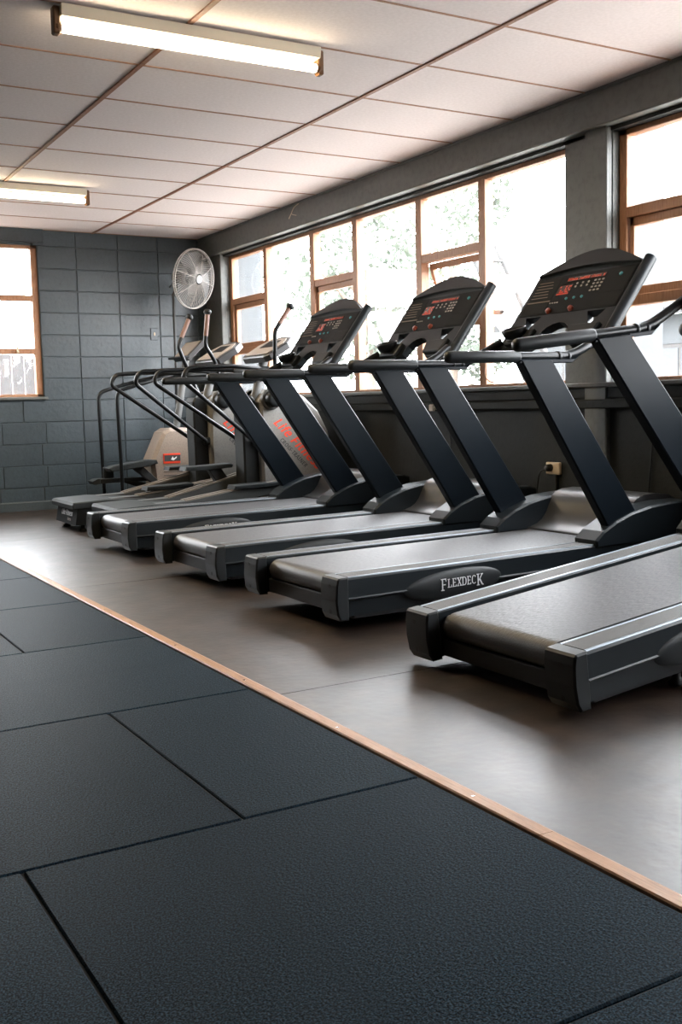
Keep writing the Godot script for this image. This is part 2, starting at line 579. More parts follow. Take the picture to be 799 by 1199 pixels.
func far_wall() -> void:
	var wf := setting("wall_far")
	var ox0 := 0.30
	var ox1 := 2.545
	var oy0 := 1.03
	var oy1 := 2.42
	var s := mb()
	var zb := ZF - 0.20
	var zm := ZF - 0.008
	bx(s, XL - 0.2, XW + 0.2, -0.2, oy0, zb, zm, 0.0)
	bx(s, XL - 0.2, XW + 0.2, oy1, 2.75, zb, zm, 0.0)
	bx(s, XL - 0.2, ox0, oy0, oy1, zb, zm, 0.0)
	bx(s, ox1, XW + 0.2, oy0, oy1, zb, zm, 0.0)
	ob(s, "mortar_backing", M.mortar, wf)
	var made := {}
	var xa := 2.900
	for n in 13:
		var y0 := 0.2 * n
		var y1 := minf(y0 + 0.2, HC)
		var joints := []
		var x := xa + 0.4 * 3
		while x > xa - 0.01:
			joints.append(x)
			x -= 0.4
		joints.push_front(XW)
		var first: float = [0.40, 0.36, 0.40, 0.355, 0.555][n] if n < 5 else 0.40
		x = xa - first
		while x > XL:
			joints.append(x)
			x -= 0.4
		joints.append(XL)
		for j in joints.size() - 1:
			var spans := [[joints[j + 1], joints[j]]]
			if y1 > oy0 + 0.02 and y0 < oy1 - 0.05:
				spans = []
				if joints[j] > ox1 + 0.02: spans.append([maxf(joints[j + 1], ox1), joints[j]])
				if joints[j + 1] < ox0 - 0.02: spans.append([joints[j + 1], minf(joints[j], ox0)])
			for sp in spans:
				var w: float = sp[1] - sp[0] - 0.007
				var h := y1 - y0 - 0.007
				if w < 0.02: continue
				var key := "%.3f %.3f" % [w, h]
				if not made.has(key):
					var q := mb()
					cb(q, Vector3.ZERO, Vector3(w, h, 0.06), 0.0035)
					q.generate_normals()
					made[key] = q.commit()
				var bump := rng.randf_range(-0.0012, 0.0012)
				inst(made[key], "block", M["block%d" % rng.randi_range(0, 2)], Vector3((sp[0] + sp[1]) * 0.5, (y0 + y1) * 0.5, ZF - 0.03 + bump), wf)
	# lintel box above the window
	s = mb()
	bx(s, ox0 - 0.1, 2.60, oy1 + 0.005, HC + 0.02, ZF - 0.05, ZF + 0.035, 0.005)
	ob(s, "window_lintel", M.block1, wf)
	# cove at the foot of the wall
	var bb := setting("baseboard_far")
	s = mb()
	prism(s, PackedVector2Array([Vector2(0, 0), Vector2(0.012, 0.0), Vector2(0.012, 0.075), Vector2(0.006, 0.085), Vector2(0, 0.085)]), XL, XW, Transform3D(Basis(Vector3(0, 0, 1), Vector3(0, 1, 0), Vector3(1, 0, 0)), Vector3(0, FLOOR_Y, ZF)))
	ob(s, "skirting", M.mortar, bb)
	# the window: frame, two transoms, panes
	var w := setting("window_1")
	var z0 := ZF - 0.10
	var z1 := ZF - 0.03
	s = mb()
	bx(s, ox0, ox1, oy0, oy0 + 0.03, z0, z1)
	bx(s, ox0, ox1, oy1 - 0.045, oy1, z0, z1)
	bx(s, ox1 - 0.055, ox1, oy0, oy1, z0, z1)
	bx(s, ox0, ox0 + 0.055, oy0, oy1, z0, z1)
	ob(s, "window_frame", M.frame, w)
	var mull := [ox0 + 0.055, 1.03, 1.76, ox1 - 0.055]
	for k in [1, 2]:
		s = mb()
		bx(s, mull[k] - 0.028, mull[k] + 0.028, oy0, oy1, z0, z1)
		ob(s, "mullion", M.frame, w)
	for k in 3:
		for t in [[1.905, 1.957], [1.425, 1.476]]:
			s = mb()
			bx(s, mull[k], mull[k + 1], t[0], t[1], z0 + 0.004, z1 + 0.004)
			ob(s, "transom", M.frame, w)
		for t in [[1.05, 1.43], [1.47, 1.91], [1.95, 2.39]]:
			s = mb()
			bx(s, mull[k], mull[k + 1], t[0], t[1], z0 + 0.03, z0 + 0.034, 0.0)
			ob(s, "pane", M.glass, w)
	s = mb()
	cb(s, Vector3(2.33, 1.455, z1 + 0.012), Vector3(0.02, 0.07, 0.012), 0.004)
	cb(s, Vector3(2.33, 1.44, z1 + 0.03), Vector3(0.014, 0.016, 0.03), 0.004)
	ob(s, "window_latch", M.cream, w)
	s = mb()
	bx(s, ox0 - 0.03, ox1 + 0.03, oy0 - 0.022, oy0 + 0.004, ZF - 0.1, ZF + 0.035, 0.005)
	ob(s, "window_sill", M.beam, w)

func windows_right() -> void:
	var x0 := 4.262
	var x1 := 4.325
	var n := 2
	for lines in [BAYS, OPEN2]:
		var w := setting("window_%d" % n)
		n += 1
		var s := mb()
		bx(s, x0, x1, 2.302, 2.36, lines[0] - 0.03, lines[6] + 0.03)
		bx(s, x0, x1, 0.955, 1.012, lines[0] - 0.03, lines[6] + 0.03)
		bx(s, x0, x1, 0.97, 2.34, lines[0] - 0.032, lines[0] + 0.026)
		bx(s, x0, x1, 0.97, 2.34, lines[6] - 0.024, lines[6] + 0.032)
		ob(s, "window_frame", M.frame, w)
		for k in range(1, 6):
			s = mb()
			bx(s, x0 - 0.004, x1, 1.0, 2.31, lines[k] - 0.034, lines[k] + 0.034)
			ob(s, "mullion", M.frame, w)
		for k in 6:
			var a: float = lines[k] + (0.026 if k == 0 else 0.034)
			var b: float = lines[k + 1] - (0.024 if k == 5 else 0.034)
			if k % 2 == 0:
				for t in [[1.868, 1.925], [1.400, 1.455]]:
					s = mb()
					bx(s, x0, x1, t[0], t[1], a, b)
					ob(s, "transom", M.frame, w)
				for t in [[1.005, 1.405], [1.92, 2.306]]:
					s = mb()
					bx(s, x0 + 0.032, x0 + 0.036, t[0], t[1], a - 0.004, b + 0.004, 0.0)
					ob(s, "pane", M.glass, w)
				# awning sash between the transoms, hung from its top rail
				var sash := Node3D.new()
				sash.name = "sash"
				w.add_child(sash, true)
				var opened := n == 3 and k == 4
				sash.position = Vector3(x1 + (0.012 if opened else -0.022), 1.868, 0)
				if opened: sash.rotation.z = deg_to_rad(17.0)
				s = mb()
				var h := 0.413
				bx(s, -0.02, 0.022, -0.045, 0.0, a + 0.004, b - 0.004)
				bx(s, -0.02, 0.022, -h, -h + 0.045, a + 0.004, b - 0.004)
				bx(s, -0.02, 0.022, -h, 0.0, a + 0.004, a + 0.034)
				bx(s, -0.02, 0.022, -h, 0.0, b - 0.034, b - 0.004)
				ob(s, "sash_frame", M.frame, sash)
				s = mb()
				bx(s, -0.002, 0.002, -h + 0.04, -0.04, a + 0.03, b - 0.03, 0.0)
				ob(s, "sash_pane", M.glass, sash)
			else:
				s = mb()
				bx(s, x0 + 0.032, x0 + 0.036, 1.008, 2.306, a - 0.004, b + 0.004, 0.0)
				ob(s, "pane", M.glass, w)
		# sill stay wires hang as thin hooks at the mullion feet
		if n == 3:
			s = mb()
			tube(s, bend([Vector3(4.255, 1.16, -5.43), Vector3(4.24, 1.06, -5.425), Vector3(4.235, 1.022, -5.36), Vector3(4.24, 1.016, -5.24)], 0.05), 0.003, 6)
			ob(s, "window_stay", M.lamp_end, w)

# ---------------------------------------------------------------- lamps
func lamp(at: Vector3, label: String) -> void:
	var o := thing("fluorescent_lamp", label, "lamp", at, "fluorescent batten lamps on the ceiling")
	var s := mb()
	prism(s, PackedVector2Array([Vector2(-0.048, 0), Vector2(0.048, 0), Vector2(0.040, -0.046), Vector2(-0.040, -0.046)]), -0.60, 0.60, Transform3D(Basis(Vector3(0, 0, 1), Vector3(0, 1, 0), Vector3(1, 0, 0)), Vector3.ZERO), 0.003)
	ob(s, "housing", M.lamp_white, o)
	s = mb()
	lathe(s, [Vector2(0, -0.595), Vector2(0.018, -0.595), Vector2(0.019, -0.58), Vector2(0.019, 0.58), Vector2(0.018, 0.595), Vector2(0, 0.595)], Transform3D(Basis(Vector3(0, 1, 0), Vector3(1, 0, 0), Vector3(0, 0, -1)), Vector3(0, -0.082, 0)), 16)
	ob(s, "lamp_tube", M.tube, o)
	for e in [-1, 1]:
		s = mb()
		cb(s, Vector3(0.612 * e, -0.058, 0), Vector3(0.030, 0.110, 0.044), 0.006)
		lathe(s, [Vector2(0, -0.012), Vector2(0.024, -0.012), Vector2(0.026, 0.0), Vector2(0.024, 0.012), Vector2(0, 0.012)], Transform3D(Basis(Vector3(0, 1, 0), Vector3(1, 0, 0), Vector3(0, 0, -1)), Vector3(0.605 * e, -0.084, 0)), 14)
		ob(s, "end_bracket", M.lamp_end, o)
	var l := AreaLight3D.new()
	l.name = "lamp_glow"
	l.area_size = Vector2(1.16, 0.04)
	l.area_normalize_energy = true
	l.light_color = Color(1.0, 0.90, 0.72)
	l.light_energy = 2.0
	l.area_range = 20.0
	l.shadow_enabled = true
	l.position = Vector3(0, -0.106, 0)
	l.rotation.x = -PI / 2
	o.add_child(l)

# ---------------------------------------------------------------- treadmill
const TILT := 0.013

func side_rail(sd: int, t: Node3D) -> void:
	# cross section (z outwards, y), swept along x with the slight rise of the deck
	var T := Transform3D(Basis(Vector3(0, 0, sd), Vector3(0, 1, 0), Vector3(1, TILT, 0)), Vector3.ZERO)
	var s := mb()
	var sec := PackedVector2Array([Vector2(0.300, 0.06), Vector2(0.300, 0.214), Vector2(0.306, 0.219), Vector2(0.417, 0.219), Vector2(0.426, 0.211), Vector2(0.428, 0.140), Vector2(0.431, 0.135), Vector2(0.428, 0.130), Vector2(0.408, 0.124), Vector2(0.404, 0.06)])
	prism(s, sec, 0.055, 2.04, T)
	var r := ob(s, "side_rail", M.shell, t)
	s = mb()
	prism(s, PackedVector2Array([Vector2(0.318, 0.218), Vector2(0.318, 0.2215), Vector2(0.405, 0.2215), Vector2(0.405, 0.218)]), 0.065, 1.50, T)
	ob(s, "tread_strip", M.tread, r)
	for e in [[0.306, 0.316], [0.407, 0.418]]:
		s = mb()
		prism(s, PackedVector2Array([Vector2(e[0], 0.218), Vector2(e[0] + 0.002, 0.2225), Vector2(e[1] - 0.002, 0.2225), Vector2(e[1], 0.218)]), 0.062, 1.50, T)
		ob(s, "rail_edging", M.edge, r)
	# rear cap, slightly bellied
	s = mb()
	var cap := PackedVector2Array([Vector2(0.018, 0.050), Vector2(0.004, 0.075), Vector2(-0.002, 0.13), Vector2(0.002, 0.19), Vector2(0.008, 0.216), Vector2(0.016, 0.2225), Vector2(0.058, 0.2232), Vector2(0.058, 0.050)])
	prism(s, cap, 0.298 if sd > 0 else -0.431, 0.431 if sd > 0 else -0.298, Transform3D(), 0.006)
	var c := ob(s, "rear_cap", M.black, t)
	for y in [0.085, 0.186]:
		s = mb()
		lathe(s, [Vector2(0.0, 0.0), Vector2(0.0085, 0.0), Vector2(0.0085, 0.0015), Vector2(0.0, 0.0015)], Transform3D(Basis(Vector3(0, 0, 1), Vector3(-1, 0, 0), Vector3(0, 1, 0)), Vector3(0.0035 if y < 0.1 else 0.0022, y, 0.372 * sd)), 10, false)
		ob(s, "screw", M.hole, c)
	# oval badge with its lettering
	s = mb()
	var dome := []
	for k in 7:
		var a := PI * 0.5 * k / 6.0
		dome.append(Vector2(cos(a), sin(a)))
	var oval := Transform3D(Basis(Vector3(0.255, 0.012, 0), Vector3(0, 0, 0.020 * sd), Vector3(0, 0.062, 0)), Vector3(0.575, 0.146, 0.424 * sd))
	lathe(s, dome, oval, 36)
	var bd := ob(s, "badge", M.black, t)
	if sd > 0:
		for q in [["F", -0.093, -0.004, 0.050], ["LEXDEC", 0.0, 0.0, 0.036], ["K", 0.095, -0.004, 0.050]]:
			words(q[0], q[3], M.white_print, "badge_lettering", bd, Transform3D(Basis(Vector3(0, 0, 1), 0.022), Vector3(0.600 + q[1], 0.152 + q[2] + q[1] * 0.02, 0.4455)), true, 0.80)
	# foot cover round the upright
	s = mb()
	var pod := PackedVector2Array([Vector2(1.375, 0.222), Vector2(1.372, 0.258), Vector2(1.42, 0.296), Vector2(1.50, 0.336), Vector2(1.60, 0.370), Vector2(1.72, 0.393), Vector2(1.86, 0.404), Vector2(2.00, 0.404), Vector2(2.045, 0.392), Vector2(2.06, 0.30), Vector2(2.06, 0.06), Vector2(1.98, 0.06), Vector2(1.98, 0.225)])
	prism(s, pod, 0.285 if sd > 0 else -0.436, 0.436 if sd > 0 else -0.285, Transform3D(), 0.009)
	ob(s, "foot_cover", M.shell, t)
	# slanted upright
	s = mb()
	prism(s, PackedVector2Array([Vector2(1.515, 0.235), Vector2(1.745, 0.235), Vector2(1.128, 1.080), Vector2(0.948, 1.080)]), 0.365 if sd > 0 else -0.417, 0.417 if sd > 0 else -0.365, Transform3D(), 0.006)
	ob(s, "upright", M.upright, t)
	# hand rail with its foam grip
	s = mb()
	var z := 0.392 * sd
	tube(s, bend([Vector3(0.60, 1.089, z), Vector3(1.24, 1.094, z), Vector3(1.36, 1.14, z), Vector3(1.47, 1.205, 0.36 * sd)], 0.10), 0.0205, 14)
	var hr := ob(s, "hand_rail", M.rail, t)
	s = mb()
	lathe(s, [Vector2(0, -0.010), Vector2(0.012, -0.009), Vector2(0.021, -0.003), Vector2(0.0255, 0.008), Vector2(0.0255, 0.372), Vector2(0.0235, 0.380), Vector2(0.0205, 0.380)], Transform3D(Basis(Vector3(0, 1, 0), Vector3(1, 0.0078, 0), Vector3(0, 0, -1)), Vector3(0.575, 1.089, z)), 18)
	ob(s, "grip", M.black, hr)
	s = mb()
	prism(s, PackedVector2Array([Vector2(0.94, 1.062), Vector2(0.955, 1.079), Vector2(1.26, 1.083), Vector2(1.30, 1.10), Vector2(1.25, 1.066)]), z - 0.021, z + 0.021, Transform3D(), 0.003)
	ob(s, "rail_bracket", M.upright, hr)
	for x in [1.17, 1.225]:
		s = mb()
		lathe(s, [Vector2(0.0205, 0), Vector2(0.0235, 0.001), Vector2(0.0235, 0.016), Vector2(0.0205, 0.017)], Transform3D(Basis(Vector3(0, 1, 0), Vector3(1, 0.0078, 0), Vector3(0, 0, -1)), Vector3(x, 1.0935, z)), 16)
		ob(s, "collar", M.black, hr)

func make_treadmill() -> Node3D:
	var t := Node3D.new()
	# deck and frame
	var s := mb()
	bx(s, 0.075, 2.05, 0.085, 0.175, -0.302, 0.302, 0.004)
	bx(s, 0.062, 0.075, 0.062, 0.125, -0.300, 0.300, 0.003)
	for z in [-0.36, 0.36]:
		bx(s, 0.10, 2.0, 0.045, 0.075, z - 0.03, z + 0.03, 0.004)
	ob(s, "frame", M.dark, t)
	for z in [-0.34, 0.34]:
		s = mb()
		lathe(s, [Vector2(0, 0.0), Vector2(0.028, 0.0), Vector2(0.030, 0.008), Vector2(0.014, 0.022), Vector2(0.012, 0.062), Vector2(0, 0.062)], Transform3D(Basis(), Vector3(0.50, FLOOR_Y, z)), 14)
		ob(s, "levelling_foot", M.dark, t)
		s = mb()
		lathe(s, [Vector2(0, -0.02), Vector2(0.045, -0.02), Vector2(0.05, -0.012), Vector2(0.05, 0.012), Vector2(0.045, 0.02), Vector2(0, 0.02)], Transform3D(Basis(Vector3(1, 0, 0), Vector3(0, 0, 1), Vector3(0, -1, 0)), Vector3(1.86, FLOOR_Y + 0.05, z)), 18)
		ob(s, "lift_wheel", M.dark, t)
	# belt: a closed band round the rollers
	s = mb()
	var band := PackedVector2Array()
	var rr := 0.047
	for k in 13:
		var a := PI * 0.5 + PI * k / 12.0
		band.append(Vector2(0.100 + rr * cos(a), 0.1655 + rr * sin(a)))
	band.append(Vector2(0.12, 0.1185 + 0.02 * TILT))
	band.append(Vector2(1.68, 0.1185 + 1.58 * TILT))
	band.append(Vector2(1.70, 0.1185 + 1.6 * TILT))
	band.append(Vector2(1.70, 0.2125 + 1.6 * TILT))
	band.append(Vector2(1.68, 0.2125 + 1.58 * TILT))
	band.append(Vector2(0.12, 0.2125 + 0.02 * TILT))
	prism(s, band, -0.268, 0.268, Transform3D(), 0.0, true)
	ob(s, "belt", M.belt, t)
	s = mb()
	lathe(s, [Vector2(0, -0.297), Vector2(0.034, -0.297), Vector2(0.036, -0.29), Vector2(0.036, 0.29), Vector2(0.034, 0.297), Vector2(0, 0.297)], Transform3D(Basis(Vector3(1, 0, 0), Vector3(0, 0, 1), Vector3(0, -1, 0)), Vector3(0.100, 0.1655, 0)), 18)
	ob(s, "rear_roller", M.roller, t)
	# motor hood, concave towards the belt
	s = mb()
	var hood := PackedVector2Array([Vector2(1.585, 0.236), Vector2(1.60, 0.244), Vector2(1.64, 0.256), Vector2(1.675, 0.278), Vector2(1.703, 0.312), Vector2(1.724, 0.352), Vector2(1.745, 0.390), Vector2(1.775, 0.416), Vector2(1.82, 0.430), Vector2(1.90, 0.434), Vector2(1.99, 0.424), Vector2(2.04, 0.400), Vector2(2.06, 0.34), Vector2(2.065, 0.06), Vector2(1.70, 0.06), Vector2(1.70, 0.22)])
	prism(s, hood, -0.292, 0.292, Transform3D(), 0.0, true)
	ob(s, "motor_hood", M.hood, t)
	s = mb()
	bx(s, 1.575, 1.60, 0.225, 0.241, -0.29, 0.29, 0.004)
	ob(s, "hood_lip", M.dark, t)
	for sd in [-1, 1]:
		side_rail(sd, t)
	console(t)
	return t

func console(t: Node3D) -> void:
	# the console plate: u across, v up the slope; facing the runner
	var ang := atan2(0.30, 0.40)
	var up := Vector3(sin(ang), cos(ang), 0)
	var out := Vector3(-cos(ang), sin(ang), 0)
	var T := Transform3D(Basis(Vector3(0, 0, 1), up, out), Vector3(1.455, 1.165, 0))
	var pl := PackedVector2Array()
	# round the outline, with a slit up to the open triangle in each leg
	var arch := []
	for k in 9:
		var a := PI * k / 8.0
		arch.append(Vector2(0.105 * cos(a), 0.060 + 0.085 * sin(a)))
	pl.append_array([Vector2(-0.365, 0.0), Vector2(-0.2225, 0.0), Vector2(-0.2225, 0.105), Vector2(-0.285, 0.195), Vector2(-0.165, 0.195), Vector2(-0.2215, 0.105), Vector2(-0.2215, 0.0), Vector2(-0.16, 0.0), Vector2(-0.112, 0.035)])
	for k in range(8, -1, -1): pl.append(arch[k])
	pl.append_array([Vector2(0.112, 0.035), Vector2(0.16, 0.0), Vector2(0.2215, 0.0), Vector2(0.2215, 0.105), Vector2(0.165, 0.195), Vector2(0.285, 0.195), Vector2(0.2225, 0.105), Vector2(0.2225, 0.0), Vector2(0.365, 0.0), Vector2(0.365, 0.475)])
	for k in range(1, 16):
		var q := float(k) / 16.0
		pl.append(Vector2(0.365 - 0.73 * q, 0.475 + 0.118 * sin(PI * q)))
	pl.append(Vector2(-0.365, 0.475))
	var s := mb()
	prism(s, pl, -0.045, 0.0, T)
	var c := ob(s, "console", M.shell, t)
	# visor on top
	s = mb()
	var vis := PackedVector2Array([Vector2(-0.355, 0.462)])
	for k in range(0, 17):
		var q := float(k) / 16.0
		vis.append(Vector2(-0.355 + 0.71 * q, 0.468 + 0.122 * sin(PI * q)))
	vis.append(Vector2(0.355, 0.462))
	for k in range(1, 12):
		var q := float(k) / 12.0
		vis.append(Vector2(0.355 - 0.71 * q, 0.462 - 0.0 * q + 0.030 * sin(PI * q)))
	prism(s, vis, -0.05, 0.016, T, 0.004)
	ob(s, "visor", M.black, c)
	# side rims
	for sd in [-1, 1]:
		s = mb()
		var a := T * Vector3(0.372 * sd, -0.005, -0.02)
		var b := T * Vector3(0.372 * sd, 0.492, -0.02)
		tube(s, [a, a.lerp(b, 0.5), b, b + up * 0.012], 0.029 if sd > 0 else 0.016, 12)
		ob(s, "side_rim", M.shell, c)
		# pocket and cup ring at the foot of each leg
		s = mb()
		prism(s, PackedVector2Array([Vector2(0.15 * sd, 0.012), Vector2(0.31 * sd, 0.012), Vector2(0.325 * sd, 0.098), Vector2(0.13 * sd, 0.098)]), -0.003, 0.03, T, 0.006)
		ob(s, "pocket", M.black, c)
		s = mb()
		if sd < 0:
			var CT := Transform3D(Basis(Vector3(0, 0, 1), deg_to_rad(14.0)), T * Vector3(-0.235, 0.075, 0.062))
			lathe(s, [Vector2(0.0, -0.035), Vector2(0.045, -0.033), Vector2(0.054, -0.01), Vector2(0.057, 0.0), Vector2(0.061, 0.006), Vector2(0.065, 0.0), Vector2(0.062, -0.02), Vector2(0.050, -0.045), Vector2(0.0, -0.048)], CT, 24)
			ob(s, "cup_holder", M.rail, c)
			s = mb()
		tube(s, [Vector3(1.425, 1.165, 0.372 * sd), T * Vector3(0.355 * sd, 0.02, -0.02)], 0.020, 10)
		ob(s, "console_stem", M.rail, c)
	# printed face
	s = mb()
	prism(s, PackedVector2Array([Vector2(-0.345, 0.205), Vector2(0.345, 0.205), Vector2(0.345, 0.455), Vector2(-0.345, 0.455)]), 0.0, 0.003, T, 0.001)
	var f := ob(s, "console_face", M.face, c)
	for q in [[-0.335, -0.165, 0.30, 0.445], [-0.335, -0.165, 0.215, 0.285], [0.175, 0.335, 0.30, 0.445], [0.175, 0.335, 0.215, 0.285]]:
		s = mb()
		prism(s, PackedVector2Array([Vector2(q[0], q[2]), Vector2(q[1], q[2]), Vector2(q[1], q[3]), Vector2(q[0], q[3])]), 0.003, 0.0042, T)
		ob(s, "info_panel", M.face2, f)
	s = mb()
	for k in 6:
		prism(s, PackedVector2Array([Vector2(-0.325, 0.318 + 0.02 * k), Vector2(-0.20 - 0.01 * (k % 3), 0.318 + 0.02 * k), Vector2(-0.20 - 0.01 * (k % 3), 0.322 + 0.02 * k), Vector2(-0.325, 0.322 + 0.02 * k)]), 0.0042, 0.005, T)
	prism(s, PackedVector2Array([Vector2(-0.335, 0.289), Vector2(-0.165, 0.289), Vector2(-0.165, 0.295), Vector2(-0.335, 0.295)]), 0.003, 0.005, T)
	ob(s, "printed_lines", M.face_line, f).set_meta("kind", "stuff")
	# displays
	s = mb()
	prism(s, PackedVector2Array([Vector2(-0.115, 0.405), Vector2(0.155, 0.405), Vector2(0.155, 0.432), Vector2(-0.115, 0.432)]), 0.003, 0.005, T)
	ob(s, "message_display", M.display, f)
	s = mb()
	prism(s, PackedVector2Array([Vector2(-0.145, 0.318), Vector2(-0.050, 0.318), Vector2(-0.050, 0.385), Vector2(-0.145, 0.385)]), 0.003, 0.005, T)
	var d := ob(s, "display", M.display, f)
	s = mb()
	var r2 := RandomNumberGenerator.new()
	r2.seed = 5
	for k in 22:
		var x := -0.108 + 0.0118 * k
		if k % 7 == 6: continue
		var w := r2.randf_range(0.004, 0.009)
		var hh := r2.randf_range(0.010, 0.017)
		prism(s, PackedVector2Array([Vector2(x, 0.411), Vector2(x + w, 0.411), Vector2(x + w, 0.411 + hh), Vector2(x, 0.411 + hh)]), 0.005, 0.0058, T)
	for k in 8:
		for j in 5:
			if r2.randf() < (0.35 + 0.07 * k) or j == 0:
				var x := -0.138 + 0.0105 * k
				prism(s, PackedVector2Array([Vector2(x, 0.324 + 0.0115 * j), Vector2(x + 0.0085, 0.324 + 0.0115 * j), Vector2(x + 0.0085, 0.332 + 0.0115 * j), Vector2(x, 0.332 + 0.0115 * j)]), 0.005, 0.0058, T)
	ob(s, "display_digits", M.led, d).set_meta("kind", "stuff")
	# keypad: small keys in rows
	s = mb()
	for j in 4:
		for k in 3:
			var p := Vector2(0.095 + 0.026 * k, 0.322 + 0.021 * j)
			prism(s, PackedVector2Array([p, p + Vector2(0.013, 0), p + Vector2(0.013, 0.009), p + Vector2(0, 0.009)]), 0.003, 0.006, T)
	for k in 3:
		for j in 2:
			var p := Vector2(-0.030 + 0.040 * k, 0.362 + 0.020 * j)
			prism(s, PackedVector2Array([p, p + Vector2(0.010, 0), p + Vector2(0.010, 0.010), p + Vector2(0, 0.010)]), 0.003, 0.006, T)
	for k in 4:
		var p := Vector2(-0.155 + 0.017 * k, 0.272)
		prism(s, PackedVector2Array([p, p + Vector2(0.009, 0), p + Vector2(0.009, 0.006), p + Vector2(0, 0.006)]), 0.003, 0.006, T)
	ob(s, "keypad", M.key, f).set_meta("kind", "stuff")
	for k in 3:
		s = mb()
		lathe(s, [Vector2(0, 0.006), Vector2(0.007, 0.005), Vector2(0.008, 0.0)], T * Transform3D(Basis(Vector3(1, 0, 0), Vector3(0, 0, 1), Vector3(0, -1, 0)), Vector3(-0.045 + 0.055 * k, 0.293, 0.003)), 10)
		ob(s, "teal_button", M.key_teal, f)
	s = mb()
	lathe(s, [Vector2(0, 0.006), Vector2(0.010, 0.005), Vector2(0.011, 0.0)], T * Transform3D(Basis(Vector3(1, 0, 0), Vector3(0, 0, 1), Vector3(0, -1, 0)), Vector3(0.262, 0.405, 0.004)), 10)
	ob(s, "teal_button", M.key_teal, f)
	for x in [-0.125, 0.035]:
		s = mb()
		lathe(s, [Vector2(0, 0.016), Vector2(0.012, 0.015), Vector2(0.015, 0.006), Vector2(0.016, 0.0)], T * Transform3D(Basis(Vector3(1, 0, 0), Vector3(0, 0, 1), Vector3(0, -1, 0)), Vector3(x, 0.222, 0.003)), 12)
		ob(s, "stop_button", M.key_red, f)

func treadmills() -> void:
	var spots := [
		[2.038, -2.618, 0.104, "black treadmill nearest the camera, front raised, its right side cut off by the frame"],
		[2.020, -3.962, 0.0, "second treadmill from the camera, white lettering on its oval side badge in full view"],
		[2.020, -5.150, 0.0, "third treadmill from the camera, between the lettered one and the farthest treadmill"],
		[2.035, -6.500, 0.0, "farthest of the four black treadmills, next to the grey cross trainer"]]
	var proto := make_treadmill()
	for k in 4:
		var t: Node3D = proto if k == 0 else proto.duplicate()
		t.name = numbered("treadmill")
		t.position = Vector3(spots[k][0], 0, spots[k][1])
		t.rotation = Vector3(0, 0, spots[k][2])
		if spots[k][2] > 0.0: t.position.y = -0.0392
		add_child(t)
		tag(t, spots[k][3], "treadmill", "black treadmills in a row")

